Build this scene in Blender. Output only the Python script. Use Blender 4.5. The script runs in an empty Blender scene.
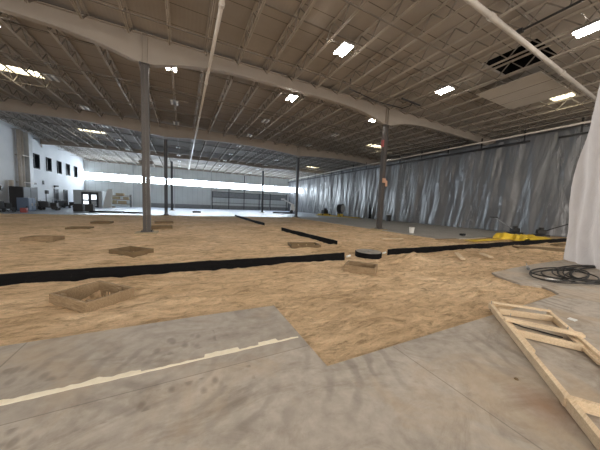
import bpy, bmesh, math, random
from mathutils import Vector, Matrix, noise
random.seed(7)
PI = math.pi
scene = bpy.context.scene
C = scene.collection

# ---------------------------------------------------------------- camera
H = 1.6
F_PX = 236.3
pitch, roll, yaw = math.radians(4.73), math.radians(2.23), math.radians(26.5)
cam_d = bpy.data.cameras.new('camera')
cam = bpy.data.objects.new('camera', cam_d); C.objects.link(cam)
cam_d.sensor_fit = 'HORIZONTAL'; cam_d.sensor_width = 36.0
cam_d.lens = 36.0 * F_PX / 600.0
cam_d.clip_start = .05; cam_d.clip_end = 300
fw = Vector((math.sin(yaw)*math.cos(pitch), math.cos(yaw)*math.cos(pitch), -math.sin(pitch)))
r0 = Vector((math.cos(yaw), -math.sin(yaw), 0)); u0 = r0.cross(fw)
rt = r0*math.cos(roll) + u0*math.sin(roll); up = rt.cross(fw)
M = Matrix((rt, up, -fw)).transposed().to_4x4(); M.translation = (0, 0, H)
cam.matrix_world = M
scene.camera = cam

# ---------------------------------------------------------------- world, exposure
scene.view_settings.view_transform = 'Standard'
scene.view_settings.look = 'None'
scene.view_settings.gamma = 1.0
scene.view_settings.use_curve_mapping = False
scene.view_settings.exposure = 0.32
world = bpy.data.worlds.new('world'); scene.world = world
world.use_nodes = True
wb = world.node_tree.nodes['Background']
wb.inputs[0].default_value = (1.0, .94, .87, 1); wb.inputs[1].default_value = 2.6

LAMP_E = 62.0      # strength of the lit luminaires
WIN_E = 25.0        # strength of the daylight window band
SKY_E = 6.0        # strength of the roof skylights

# ---------------------------------------------------------------- materials
def new_mat(name, col, rough=.6, metal=0, spec=.5):
    m = bpy.data.materials.new(name); m.use_nodes = True
    b = m.node_tree.nodes['Principled BSDF']
    b.inputs['Base Color'].default_value = (*col, 1)
    b.inputs['Roughness'].default_value = rough
    b.inputs['Metallic'].default_value = metal
    b.inputs['Specular IOR Level'].default_value = spec
    return m
class NT:
    def __init__(s, m): s.t = m.node_tree; s.b = s.t.nodes['Principled BSDF']
    def n(s, typ, **kw):
        nd = s.t.nodes.new(typ)
        for k, v in kw.items(): setattr(nd, k, v)
        return nd
    def l(s, a, b): s.t.links.new(a, b)
    def pos(s, sc=(1, 1, 1), loc=(0, 0, 0)):
        tc = s.n('ShaderNodeTexCoord'); mp = s.n('ShaderNodeMapping')
        mp.inputs['Scale'].default_value = sc; mp.inputs['Location'].default_value = loc
        s.l(tc.outputs['Object'], mp.inputs['Vector']); return mp.outputs[0]
    def noise(s, scale, detail=4, vec=None, rough=.6, dist=0):
        nd = s.n('ShaderNodeTexNoise'); nd.inputs['Scale'].default_value = scale
        nd.inputs['Detail'].default_value = detail; nd.inputs['Roughness'].default_value = rough
        nd.inputs['Distortion'].default_value = dist
        if vec: s.l(vec, nd.inputs['Vector'])
        return nd.outputs[0]
    def ramp(s, fac, stops):
        r = s.n('ShaderNodeValToRGB'); e = r.color_ramp.elements
        while len(e) < len(stops): e.new(.5)
        for i, (p, c) in enumerate(stops):
            e[i].position = p; e[i].color = (*c, 1) if len(c) == 3 else c
        s.l(fac, r.inputs[0]); return r.outputs[0]
    def math(s, op, a, b=None, clamp=False):
        nd = s.n('ShaderNodeMath', operation=op, use_clamp=clamp)
        for i, v in enumerate((a, b)):
            if v is None: continue
            if isinstance(v, (int, float)): nd.inputs[i].default_value = v
            else: s.l(v, nd.inputs[i])
        return nd.outputs[0]
    def mix(s, fac, a, b, blend='MIX'):
        nd = s.n('ShaderNodeMix', data_type='RGBA', blend_type=blend)
        for i, v in ((0, fac), (6, a), (7, b)):
            if isinstance(v, (int, float)): nd.inputs[i].default_value = v
            elif isinstance(v, tuple): nd.inputs[i].default_value = (*v, 1)
            else: s.l(v, nd.inputs[i])
        return nd.outputs[2]
    def bump(s, h, strength, dist):
        nd = s.n('ShaderNodeBump'); nd.inputs['Strength'].default_value = strength
        nd.inputs['Distance'].default_value = dist
        s.l(h, nd.inputs['Height']); s.l(nd.outputs[0], s.b.inputs['Normal'])
    def base(s, c): s.l(c, s.b.inputs['Base Color'])
    def xyz(s):
        tc = s.n('ShaderNodeTexCoord'); sp = s.n('ShaderNodeSeparateXYZ')
        s.l(tc.outputs['Object'], sp.inputs[0]); return sp.outputs

def noisy(name, c1, c2, scale=3, rough=.7, metal=0, bump=0, stretch=(1, 1, 1), spec=.5):
    m = new_mat(name, c1, rough, metal, spec); t = NT(m)
    f = t.noise(scale, 5, t.pos(stretch))
    t.base(t.ramp(f, [(.3, c1), (.7, c2)]))
    if bump: t.bump(f, bump, .02)
    return m
def emis(name, col, strength, base=(.8, .8, .8)):
    m = new_mat(name, base, .5); b = m.node_tree.nodes['Principled BSDF']
    b.inputs['Emission Color'].default_value = (*col, 1)
    b.inputs['Emission Strength'].default_value = strength
    return m

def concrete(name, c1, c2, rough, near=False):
    m = new_mat(name, c1, rough, spec=.35); t = NT(m)
    big = t.noise(.55, 6, t.pos(), .62, .4)
    fine = t.noise(9, 6, t.pos(), .65)
    col = t.ramp(big, [(.3, c1), (.7, c2)])
    col = t.mix(.35, col, t.ramp(fine, [(.3, (.50, .50, .50)), (.72, (1.2, 1.2, 1.2))]), 'MULTIPLY')
    if near:
        mo = t.noise(1.7, 7, t.pos((.7, 1.3, 1), (7, 1, 0)), .7, 1.5)
        col = t.mix(.7, col, t.ramp(mo, [(.33, (.62, .58, .54)), (.5, (1, 1, 1)), (.68, (1.15, 1.15, 1.15))]), 'MULTIPLY')
        X, Y, Z = t.xyz()
        # sandy dust tracked over the slab
        dust = t.noise(.9, 5, t.pos((1, 1, 1), (5, 2, 0)), .6, 1.2)
        dm = t.math('MULTIPLY', t.ramp(dust, [(.5, (0, 0, 0)), (.72, (1, 1, 1))]), .65)
        col = t.mix(dm, col, (.47, .35, .225))
        # pale trowel swirls / scuffs
        w = t.n('ShaderNodeTexWave', wave_type='RINGS', rings_direction='Z'); w.inputs['Scale'].default_value = 1.4
        w.inputs['Distortion'].default_value = 4; w.inputs['Detail'].default_value = 4; w.inputs['Detail Scale'].default_value = 1.8
        t.l(t.pos((1, 1, 1), (.2, -2.6, 0)), w.inputs['Vector'])
        msk = t.ramp(t.noise(1.1, 3, t.pos((1, 1, 1), (9, 4, 0))), [(.45, (0, 0, 0)), (.65, (1, 1, 1))])
        sw = t.math('MULTIPLY', t.ramp(w.outputs[0], [(.55, (0, 0, 0)), (.95, (1, 1, 1))]), msk)
        col = t.mix(t.math('MULTIPLY', sw, .42), col, (.16, .135, .115))
        # tyre lug prints: rows of dark blots running along the joint
        def band(v, c, wd): return t.math('LESS_THAN', t.math('ABSOLUTE', t.math('SUBTRACT', v, c)), wd)
        for (yc, wd, x1, sc) in ((2.85, .17, .35, 9), (2.10, .10, .6, 10)):
            v = t.n('ShaderNodeTexVoronoi'); v.inputs['Scale'].default_value = sc; v.inputs['Randomness'].default_value = .9
            t.l(t.pos((1, .62, 1), (yc, 0, 0)), v.inputs['Vector'])
            blot = t.ramp(v.outputs['Distance'], [(.22, (1, 1, 1)), (.42, (0, 0, 0))])
            wob = t.math('ADD', Y, t.math('MULTIPLY', t.noise(1.6, 2), .25))
            k = t.math('MULTIPLY', band(wob, yc+.12, wd), t.math('LESS_THAN', X, x1))
            k = t.math('MULTIPLY', k, blot)
            k = t.math('MULTIPLY', k, t.ramp(t.noise(2.6, 2), [(.4, (0, 0, 0)), (.55, (1, 1, 1))]))
            col = t.mix(t.math('MULTIPLY', k, .45), col, (.13, .105, .085))
        # rust coloured stain near the timber frame
        d = t.n('ShaderNodeVectorMath', operation='DISTANCE'); d.inputs[1].default_value = (2.72, .72, 0)
        t.l(t.pos(), d.inputs[0])
        s = t.math('ADD', d.outputs[1+0] if False else d.outputs['Value'], t.math('MULTIPLY', t.noise(6, 4), .35))
        col = t.mix(t.math('MULTIPLY', t.ramp(s, [(.2, (1, 1, 1)), (.48, (0, 0, 0))]), .7), col, (.30, .16, .085))
        # saw-cut joints
        def line(v, c, wd): return t.math('LESS_THAN', t.math('ABSOLUTE', t.math('SUBTRACT', v, c)), wd)
        j1 = t.math('MULTIPLY', line(Y, 2.255, .005), t.math('LESS_THAN', X, 1.29))
        j2 = t.math('MULTIPLY', line(X, 2.2, .006), t.math('LESS_THAN', Y, 1.85))
        j3 = t.math('MULTIPLY', line(X, -1.52, .008), t.math('GREATER_THAN', Y, 2.45))
        j = t.math('MAXIMUM', t.math('MAXIMUM', j1, j2), j3)
        # two differently finished pours meet at the joint
        pour = t.math('GREATER_THAN', Y, 2.255)
        col = t.mix(t.math('MULTIPLY', t.math('MULTIPLY', pour, t.math('LESS_THAN', X, 1.4)), .25), col, (.27, .235, .20))
        col = t.mix(t.math('MULTIPLY', j, .5), col, (.14, .12, .10))
    t.base(col)
    t.l(t.ramp(fine, [(.3, (rough+.12,)*3), (.7, (max(rough-.08, 0),)*3)]), t.b.inputs['Roughness'])
    t.bump(t.noise(22, 5, t.pos()), .18, .01)
    return m

M_slab = concrete('dusty_concrete', (.38, .335, .285), (.54, .485, .42), .62, True)
M_slab_far = concrete('sealed_concrete', (.34, .40, .50), (.44, .50, .60), .32)  # blue tint puts the reflected window daylight into the slab colour
M_slab_right = concrete('grey_concrete', (.36, .345, .32), (.47, .45, .42), .5)

def sand_mat():
    m = new_mat('sand', (.4, .25, .13), .95, spec=.15); t = NT(m)
    a = t.noise(.5, 8, t.pos((.8, 1, 1)), .62, .6); b = t.noise(3.2, 8, t.pos((.6, 1.7, 1)), .74, .8); c = t.noise(40, 4, t.pos(), .7)
    g = t.noise(9, 6, t.pos((.7, 1.5, 1), (3, 1, 0)), .75, .6)
    col = t.ramp(a, [(.25, (.57, .395, .23)), (.5, (.79, .575, .36)), (.75, (.90, .70, .48))])
    col = t.mix(.8, col, t.ramp(b, [(.34, (.40, .36, .31)), (.47, (.88, .86, .84)), (.58, (1.05, 1.05, 1.05)), (.72, (1.3, 1.3, 1.3))]), 'MULTIPLY')  # dark specks, here and below: sand tone plus painted shade of the bumps
    col = t.mix(.5, col, t.ramp(g, [(.36, (.40, .36, .31)), (.47, (1, 1, 1)), (.72, (1.2, 1.2, 1.2))]), 'MULTIPLY')
    col = t.mix(.35, col, t.ramp(c, [(.3, (.7, .7, .7)), (.7, (1.2, 1.2, 1.2))]), 'MULTIPLY')
    t.base(col)
    h = t.math('ADD', t.math('ADD', b, g), t.math('MULTIPLY', c, .2))
    t.bump(h, 1.0, .06)
    return m
M_sand = sand_mat()

def wood_mat(name, c1, c2, c3):
    m = new_mat(name, c1, .75, spec=.25); t = NT(m)
    g = t.noise(6, 6, t.pos((1.2, 14, 14)), .6, 1.0)
    k = t.noise(2.2, 3, t.pos())
    col = t.ramp(g, [(.25, c1), (.5, c2), (.75, c3)])
    col = t.mix(.5, col, t.ramp(k, [(.35, (.72, .68, .62)), (.65, (1.08, 1.05, 1))]), 'MULTIPLY')
    t.base(col); t.bump(g, .3, .01); return m
M_wood = wood_mat('pale_pine', (.60, .46, .31), (.76, .61, .43), (.86, .73, .55))
M_wood_old = wood_mat('weathered_form_timber', (.18, .125, .072), (.30, .215, .13), (.46, .35, .23))
M_wood_dark = wood_mat('damp_form_timber', (.15, .10, .055), (.21, .15, .085), (.28, .2, .12))

def black_film():
    m = new_mat('black_plastic_film', (.008, .008, .009), .75, spec=.12); t = NT(m)
    n = t.noise(5, 6, t.pos((1, 1, 2.5)), .7, 1.5)
    t.bump(n, .9, .06)
    d = t.noise(18, 4, t.pos((1, 1, 1.4)), .7)
    t.base(t.ramp(d, [(.66, (.007, .007, .008)), (.80, (.07, .06, .05))]))
    return m
M_film = black_film()
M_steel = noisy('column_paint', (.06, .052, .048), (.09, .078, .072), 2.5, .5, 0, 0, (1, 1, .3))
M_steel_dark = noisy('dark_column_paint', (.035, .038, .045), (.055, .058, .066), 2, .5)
M_cream = noisy('girder_paint', (.33, .285, .24), (.38, .33, .28), .8, .55)
M_joist = noisy('joist_paint', (.38, .335, .285), (.45, .40, .34), 2, .5)
M_web = noisy('shaded_joist_paint', (.17, .148, .125), (.22, .19, .16), 2, .6)  # darker copy of the joist paint, shade of the web silhouettes in its colour
M_bridge = new_mat('bridging_steel', (.17, .145, .12), .6)
M_pipe = noisy('pipe_paint', (.50, .46, .41), (.60, .55, .50), 3, .45)
M_blackmetal = new_mat('black_metal', (.02, .02, .022), .5)
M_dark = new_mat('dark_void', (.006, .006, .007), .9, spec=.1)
M_white = noisy('white_wall_paint', (.70, .73, .76), (.78, .80, .83), .6, .7)
M_whitep = new_mat('white_plastic', (.8, .8, .78), .4)
M_grey = noisy('grey_panel', (.22, .23, .24), (.30, .31, .32), 2, .5)
M_lightgrey = noisy('light_grey_panel', (.45, .47, .48), (.54, .56, .57), 2, .5)
M_orange = new_mat('orange_tag', (.50, .29, .19), .7)
M_red = new_mat('red_plastic', (.34, .08, .08), .5)
M_blue = new_mat('blue_grey_paint', (.12, .17, .26), .5)
M_yellow_m = new_mat('yellow_paint', (.60, .42, .03), .45)
M_rubber = new_mat('black_rubber', (.018, .017, .016), .55)
M_lit = emis('lit_diffuser', (1.0, .95, .86), LAMP_E)
M_unlit = new_mat('unlit_diffuser', (.72, .70, .66), .4)
M_glass_dark = new_mat('dark_glass', (.006, .007, .008), .8, spec=.0)
M_paint = noisy('cream_patch', (.80, .72, .55), (.88, .81, .66), 14, .7, 0, .3)
M_paper = new_mat('white_paper', (.85, .85, .83), .8)
M_tan = new_mat('cardboard', (.42, .33, .2), .8)

def deck_mat():
    m = new_mat('deck_liner', (.4, .34, .28), .75, spec=.2); t = NT(m)
    X, Y, Z = t.xyz()
    n = t.noise(.35, 4, t.pos())
    col = t.ramp(n, [(.3, (.31, .275, .24)), (.7, (.39, .35, .305))])
    # lap seams of the roof liner every 1.22 m, across the joists
    fr = t.math('FRACT', t.math('DIVIDE', t.math('ADD', Y, 40), 1.245))
    seam = t.math('LESS_THAN', fr, .03)
    col = t.mix(t.math('MULTIPLY', seam, .85), col, (.10, .085, .07))
    rib = t.math('FRACT', t.math('MULTIPLY', t.math('ADD', X, 60), 6.5))
    t.base(col); t.bump(t.ramp(rib, [(.4, (0, 0, 0)), (.5, (1, 1, 1)), (.9, (1, 1, 1)), (1, (0, 0, 0))]), .15, .01)
    return m
M_deck = deck_mat()

def siding_mat():
    m = new_mat('wall_siding', (.5, .53, .5), .6, spec=.3); t = NT(m)
    X, Y, Z = t.xyz()
    fr = t.math('FRACT', t.math('DIVIDE', t.math('ADD', X, 60), 1.0))
    seam = t.math('LESS_THAN', fr, .05)
    n = t.noise(.5, 3, t.pos())
    col = t.ramp(n, [(.3, (.62, .65, .64)), (.7, (.70, .73, .72))])
    t.base(t.mix(t.math('MULTIPLY', seam, .35), col, (.25, .27, .26)))
    return m
M_siding = siding_mat()

def curtain_mat():
    m = new_mat('smoky_plastic_sheet', (.10, .105, .115), .33, spec=1.0); t = NT(m)
    n = t.noise(.55, 4, t.pos((1, 1.0, .22)), .55, 1.0)
    X, Y, Z = t.xyz()
    # thin drawn folds with highlights painted pale, denser in some stretches
    k1 = t.noise(1.0, 3, t.pos((1, 1.9, .22), (0, 4, 0)), .5, 1.6)
    ridge = t.math('ABSOLUTE', t.math('SUBTRACT', k1, .5))
    crease_highlight = t.ramp(ridge, [(0, (1, 1, 1)), (.022, (0, 0, 0))])
    mk = t.ramp(t.noise(.28, 2, t.pos((1, 1, .5), (0, 2.6, 0))), [(.50, (0, 0, 0)), (.64, (1, 1, 1))])
    cm = t.math('MULTIPLY', crease_highlight, mk)
    col = t.ramp(n, [(.35, (.125, .13, .142)), (.65, (.185, .19, .205))])
    t.base(t.mix(t.math('MULTIPLY', cm, .5), col, (.62, .62, .63)))
    t.bump(t.math('ADD', n, t.math('MULTIPLY', cm, .15)), .8, .35)
    # slightly see-through film
    tr = t.n('ShaderNodeBsdfTransparent'); tr.inputs[0].default_value = (.75, .77, .8, 1)
    mx = t.n('ShaderNodeMixShader'); mx.inputs[0].default_value = .12
    out = t.t.nodes['Material Output']
    t.l(t.b.outputs[0], mx.inputs[1]); t.l(tr.outputs[0], mx.inputs[2]); t.l(mx.outputs[0], out.inputs[0])
    return m
M_curtain = curtain_mat()
def white_sheet_mat():
    m = new_mat('milky_plastic_sheet', (.72, .69, .69), .35, spec=.5); t = NT(m)
    n = t.noise(2.2, 6, t.pos((1, 1, .35)), .7, 1.0)
    t.base(t.ramp(n, [(.3, (.60, .585, .62)), (.7, (.76, .745, .78))]))
    t.bump(n, .6, .12)
    tl = t.n('ShaderNodeBsdfTranslucent'); tl.inputs[0].default_value = (.8, .78, .78, 1)
    mx = t.n('ShaderNodeMixShader'); mx.inputs[0].default_value = .4
    out = t.t.nodes['Material Output']
    t.l(t.b.outputs[0], mx.inputs[1]); t.l(tl.outputs[0], mx.inputs[2]); t.l(mx.outputs[0], out.inputs[0])
    return m
M_sheet = white_sheet_mat()
M_yfilm = noisy('yellow_film', (.72, .47, .03), (.86, .62, .06), 2, .35, 0, .5)
def skylight_mat():
    m = emis('skylight_pane', (1.0, .93, .66), SKY_E); return m
M_sky = skylight_mat()
M_win = emis('daylight_pane', (.79, .90, 1.0), WIN_E)
M_door_lite = emis('door_daylight', (.85, .93, 1.0), 1.6)

# ---------------------------------------------------------------- mesh helpers
class MB:
    def __init__(s): s.v = []; s.f = []; s.mi = []
    def add(s, vs, fs, mi=0):
        o = len(s.v); s.v += [tuple(v) for v in vs]; s.f += [tuple(i+o for i in f) for f in fs]; s.mi += [mi]*len(fs)
    def box(s, c, d, rot=None, mi=0):
        x, y, z = d[0]/2, d[1]/2, d[2]/2
        P = [Vector(p) for p in ((-x,-y,-z),(x,-y,-z),(x,y,-z),(-x,y,-z),(-x,-y,z),(x,-y,z),(x,y,z),(-x,y,z))]
        if rot is not None: P = [rot @ p for p in P]
        s.add([p+Vector(c) for p in P], [(0,3,2,1),(4,5,6,7),(0,1,5,4),(1,2,6,5),(2,3,7,6),(3,0,4,7)], mi)
    def bar(s, a, b, w, h, mi=0, upv=(0,0,1)):
        a, b = Vector(a), Vector(b); d = b-a; L = d.length; d.normalize()
        u = Vector(upv)
        if abs(d.dot(u)) > .98: u = Vector((0,1,0))
        sd = d.cross(u).normalized(); u = sd.cross(d)
        rot = Matrix((sd, d, u)).transposed()
        s.box((a+b)/2, (w, L, h), rot, mi)
    def tube(s, pts, r, n=8, mi=0, cap=True):
        pts = [Vector(p) for p in pts]; rings = []
        prev = None
        for i, p in enumerate(pts):
            d = (pts[min(i+1, len(pts)-1)]-pts[max(i-1, 0)]).normalized()
            if prev is None:
                u = Vector((0,0,1)) if abs(d.z) < .9 else Vector((1,0,0))
            else: u = prev
            u = (u-d*u.dot(d)).normalized(); prev = u; w = d.cross(u)
            rr = r[i] if isinstance(r, (list, tuple)) else r
            rings.append([p+u*math.cos(2*PI*k/n)*rr+w*math.sin(2*PI*k/n)*rr for k in range(n)])
        vs = [v for ring in rings for v in ring]; fs = []
        for i in range(len(pts)-1):
            for k in range(n):
                a = i*n+k; b = i*n+(k+1) % n; fs.append((a, b, b+n, a+n))
        if cap: fs.append(tuple(range(n))[::-1]); fs.append(tuple((len(pts)-1)*n+k for k in range(n)))
        s.add(vs, fs, mi)
    def prism(s, poly, z0, z1, mi=0):
        n = len(poly)
        s.add([(x, y, z0) for x, y in poly]+[(x, y, z1) for x, y in poly],
              [tuple(range(n))[::-1], tuple(range(n, 2*n))]+[(i, (i+1) % n, (i+1) % n+n, i+n) for i in range(n)], mi)
    def grid(s, fn, nu, nv, mi=0):
        vs = [fn(i/(nu-1), j/(nv-1)) for j in range(nv) for i in range(nu)]
        s.add(vs, [(j*nu+i, j*nu+i+1, (j+1)*nu+i+1, (j+1)*nu+i) for j in range(nv-1) for i in range(nu-1)], mi)
    def obj(s, name, mats, parent=None, smooth=False, bevel=0, solid=0):
        me = bpy.data.meshes.new(name); me.from_pydata(s.v, [], s.f)
        if not isinstance(mats, (list, tuple)): mats = [mats]
        for m in mats: me.materials.append(m)
        me.polygons.foreach_set('material_index', s.mi)
        if smooth: me.polygons.foreach_set('use_smooth', [True]*len(s.f))
        me.update()
        bm = bmesh.new(); bm.from_mesh(me); bmesh.ops.recalc_face_normals(bm, faces=bm.faces[:]); bm.to_mesh(me); bm.free()
        o = bpy.data.objects.new(name, me); C.objects.link(o)
        if parent: o.parent = parent
        if bevel:
            b = o.modifiers.new('bevel', 'BEVEL'); b.width = bevel; b.segments = 2; b.limit_method = 'ANGLE'
        if solid:
            b = o.modifiers.new('thickness', 'SOLIDIFY'); b.thickness = solid; b.offset = 0
        return o
def tag(o, label, cat, group=None, kind=None):
    if label: o['label'] = label
    if cat: o['category'] = cat
    if group: o['group'] = group
    if kind: o['kind'] = kind
    return o
def thing(name, label, cat, loc=(0, 0, 0), rotz=0, group=None):
    o = bpy.data.objects.new(name, None); C.objects.link(o); o.empty_display_size = .1
    o.location = loc; o.rotation_euler = (0, 0, rotz); return tag(o, label, cat, group)
def dup(root, loc=None, rot=None, label=None, group=None):
    r = root.copy(); C.objects.link(r)
    if loc is not None: r.location = loc
    if rot is not None: r.rotation_euler = rot
    if label: r['label'] = label
    if group: r['group'] = group
    for ch in list(root.children):
        c = ch.copy(); C.objects.link(c); c.parent = r
        for g in list(ch.children):
            d = g.copy(); C.objects.link(d); d.parent = c
    return r
def one(mb, name, mats, label, cat, group=None, kind=None, **kw):
    return tag(mb.obj(name, mats, **kw), label, cat, group, kind)
def struct(mb, name, mats, **kw):
    o = mb.obj(name, mats, **kw); o['kind'] = 'structure'; return o
def nz(x, y, z=0): return noise.noise(Vector((x, y, z)))
def fb(x, y, z=0, o=4): return noise.fractal(Vector((x, y, z)), 1.0, 2.0, o)

# ---------------------------------------------------------------- building grid
XW, XE, XR = -16.56, 25.3, 29.5          # left wall, plastic curtain, true right wall
COLX = (-1.54, 13.48); COLY = (13.45, 28.35, 43.35); YF = 58.4
def roofz(y):                            # underside of the roof deck
    return 9.42 - min(abs(y-28.35), 15.0 if y < 28.35 else 99)*.0205

# floor: slabs around the excavated bay
f = MB()
f.prism([(XW, -12), (1.3, -12), (1.3, 3.42), (.2, 3.47), (-1.7, 3.5), (XW, 3.5)], -.2, 0, 0)
f.prism([(1.3, -12), (XR, -12), (XR, 1.83), (7.2, 1.83), (1.3, 1.87)], -.2, 0, 0)
f.prism([(6.9, 1.83), (XR, 1.83), (XR, 3.36), (12.5, 3.30), (10.2, 3.36), (8.6, 3.33), (7.45, 3.27), (7.28, 3.1), (7.1, 2.72), (7.02, 2.5), (7.25, 2.2), (7.12, 2.0)], -.2, 0, 0)
f.prism([(13.35, 8.35), (15.9, 8.3), (XR, 8.2), (XR, 28.6), (13.35, 28.6)], -.2, 0, 2)
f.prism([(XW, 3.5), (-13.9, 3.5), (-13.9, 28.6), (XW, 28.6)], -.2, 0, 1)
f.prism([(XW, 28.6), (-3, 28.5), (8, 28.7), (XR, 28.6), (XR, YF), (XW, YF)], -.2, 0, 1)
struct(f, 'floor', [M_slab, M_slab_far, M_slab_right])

# ---- pits for the timber box forms: (name, cx, cy, length, width, rotation, height above sand)
FORMS = [
 ('near', -1.28, 4.75, .86, .70, -.79, .10, M_wood_old, 'weathered square timber form box nearest the camera, left foreground in the sand'),
 ('mid', -1.38, 8.55, .96, .66, -.76, .08, M_wood_dark, 'timber form box in the sand between the black edging and the nearest steel column'),
 ('left', -4.6, 11.9, .95, .6, -.2, .08, M_wood_old, 'low timber form box in the sand farthest left of the nearest steel column'),
 ('right', 4.15, 4.68, .78, .58, -.86, .12, M_wood_old, 'small timber form box in front of the round black pit cover'),
 ('rough', 4.40, 8.4, 1.2, .75, -.2, .05, M_wood_dark, 'half buried timber form box behind the long black edging near the middle'),
 ('far a', -4.65, 19.3, 1.0, .7, -.1, .07, M_wood_dark, 'small dark timber form far left, beyond the nearest column'),
 ('far b', -4.75, 15.9, .95, .6, -.1, .04, M_wood_dark, 'low rough timber form left of the nearest column base'),
 ('far c', -1.2, 19.4, 1.15, .8, .1, .07, M_wood_dark, 'far timber form just behind the nearest column, the more distant of two'),
 ('far d', -1.1, 15.95, 1.1, .8, .05, .07, M_wood_dark, 'timber form right beside the nearest column base, the closer of two'),
]
MOUNDS = [(6.75, 5.2, .75, .20), (5.2, 15.2, 1.1, .16), (6.0, 8.0, .5, .06), (3.1, 9.2, .8, .05), (-1.54, 13.0, 1.3, .05), (14.6, 4.6, .9, .05)]
def sand_h(x, y):
    h = -.035 + .035*fb(x*.5, y*.5, 3) + .034*fb(x*1.5, y*2.6, 7, 4)
    near = max(0, 1-max(0, (y-9))/6)
    h += near*.020*fb(x*4, y*7, 1, 3)
    for cx, cy, r, a in MOUNDS:
        d = math.hypot(x-cx, y-cy)/r
        if d < 1.6: h += a*math.exp(-d*d*2.2)*(1+.4*nz(x*4, y*4))
    for _, cx, cy, L, W, ro, hh, _m, _l in FORMS:
        dx, dy = x-cx, y-cy
        u = dx*math.cos(ro)+dy*math.sin(ro); v = -dx*math.sin(ro)+dy*math.cos(ro)
        if abs(u) < L/2-.05 and abs(v) < W/2-.05: h = -.28+.08*nz(x*6, y*6)
        elif abs(u) < L/2+.1 and abs(v) < W/2+.1: h = min(h, -.01)
    # stay flush with the slab edges
    def clampnear(d): return min(1, max(0, d/.5))
    e = 1
    if x < 1.5: e = min(e, clampnear(y-3.45))
    elif x < 7.6: e = min(e, clampnear(y-1.85), clampnear(x-1.3) if y < 3.4 else 1)
    else: e = min(e, clampnear(y-3.3))
    if x < 7.6 and y < 3.4: e = min(e, clampnear(7.1-x))
    if x > 12.8: e = min(e, clampnear(8.3-y) if y < 8.3 else 0)
    return h*e + (1-e)*(-.045 + .012*nz(x*6, y*6))
def axis(segs):
    out = [segs[0][0]]
    for a, b, st in segs:
        n = max(1, round((b-a)/st)); out += [a+(b-a)*(i+1)/n for i in range(n)]
    return out
xs = axis([(-13.95, -5, .3), (-5, -2.6, .12), (-2.6, 7.5, .05), (7.5, 16, .14), (16, XR-.1, .5)])
ys = axis([(1.75, 6, .045), (6, 9.6, .07), (9.6, 20, .2), (20, 28.9, .4)])
s = MB(); nx = len(xs)
s.v = [(x, y, sand_h(x, y)) for y in ys for x in xs]
for j in range(len(ys)-1):
    for i in range(nx-1):
        cx, cy = (xs[i]+xs[i+1])/2, (ys[j]+ys[j+1])/2
        if (cx < 1.2 and cy < 3.3) or (cx > 7.7 and cy < 3.15) or (cx > 13.6 and cy > 8.6): continue
        s.f.append((j*nx+i, j*nx+i+1, (j+1)*nx+i+1, (j+1)*nx+i)); s.mi.append(0)
one(s, 'sand', M_sand, 'brown rutted sand filling the excavated bay between the concrete slabs', 'sand', kind='stuff', smooth=True)

# walls
w = MB()
w.box((XW-.15, (YF-12)/2, 4.7), (.3, YF+12, 9.4))
struct(w, 'wall_left', M_white)
w = MB()
zb, zt = 4.95, 6.3
w.box(((XW+XR)/2, YF+.15, zb/2), (XR-XW, .3, zb)); w.box(((XW+XR)/2, YF+.15, (zt+9.1)/2), (XR-XW, .3, 9.1-zt))
struct(w, 'wall_far', M_siding)
w = MB(); w.box((XR+.15, (YF-12)/2, 4.7), (.3, YF+12, 9.4)); struct(w, 'wall_right', noisy('shadowed_block', (.16, .16, .165), (.2, .2, .21), 1))
w = MB(); w.box((9.4, YF-.06, .45), (32, .12, .9)); struct(w, 'trim_1', M_grey)
# continuous translucent window band
w = MB(); w.box(((XW+XR)/2, YF+.12, (zb+zt)/2), (XR-XW, .06, zt-zb))
wo = struct(w, 'window_1', M_win)
fr = MB(); x = XW
while x < XR:
    fr.box((x, YF+.06, (zb+zt)/2), (.06, .06, zt-zb)); x += 1.52
fr.box(((XW+XR)/2, YF+.05, zb), (XR-XW, .12, .08)); fr.box(((XW+XR)/2, YF+.05, zt), (XR-XW, .12, .08))
fr.obj('window_frame', M_lightgrey, wo)
# downspout / seam columns on far wall
for k, x in enumerate((-8.9, -1.54, 5.9, 20.0)):
    p = MB(); p.box((x, YF-.12, 4.4), (.14, .22, 8.8))
    one(p, 'wind_post', M_lightgrey, ['pale wind post on the far wall, first from the left corner', 'pale wind post on the far wall behind the row of columns', 'pale wind post at the left end of the dark railing grid', 'pale wind post rising through the right half of the railing grid'][k], 'post', 'wind posts on the far wall')

# left wall windows and doors
for k, (y, wd) in enumerate(((42.1, 1.25), (45.2, 1.25), (48.3, 1.25), (51.3, 1.25), (54.4, 1.25))):
    p = MB(); p.box((XW+.03, y, 5.85), (.06, wd, 1.75)); wn = struct(p, 'window_%d' % (k+2), M_glass_dark)
    q = MB()
    for dy in (-wd/2, wd/2): q.box((XW+.05, y+dy, 5.85), (.1, .07, 1.85))
    for dz in (-.9, .9): q.box((XW+.05, y, 5.85+dz), (.1, wd+.07, .07))
    q.obj('window_frame', M_steel_dark, wn)
for k, (y, wd) in enumerate(((41.2, 1.0), (46.9, 1.0), (50.0, 1.0), (54.2, 1.0))):
    p = MB(); p.box((XW+.05, y, 1.25), (.1, wd, 2.5)); d = struct(p, 'door_%d' % (k+1), M_steel_dark)
    q = MB()
    for dy in (-wd/2-.05, wd/2+.05): q.box((XW+.06, y+dy, 1.27), (.14, .1, 2.55))
    q.box((XW+.06, y, 2.58), (.14, wd+.2, .1)); q.obj('door_frame', M_grey, d)
    q = MB(); q.box((XW+.14, y+.35, 1.0), (.06, .14, .04)); q.obj('door_handle', M_pipe, d)
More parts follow.
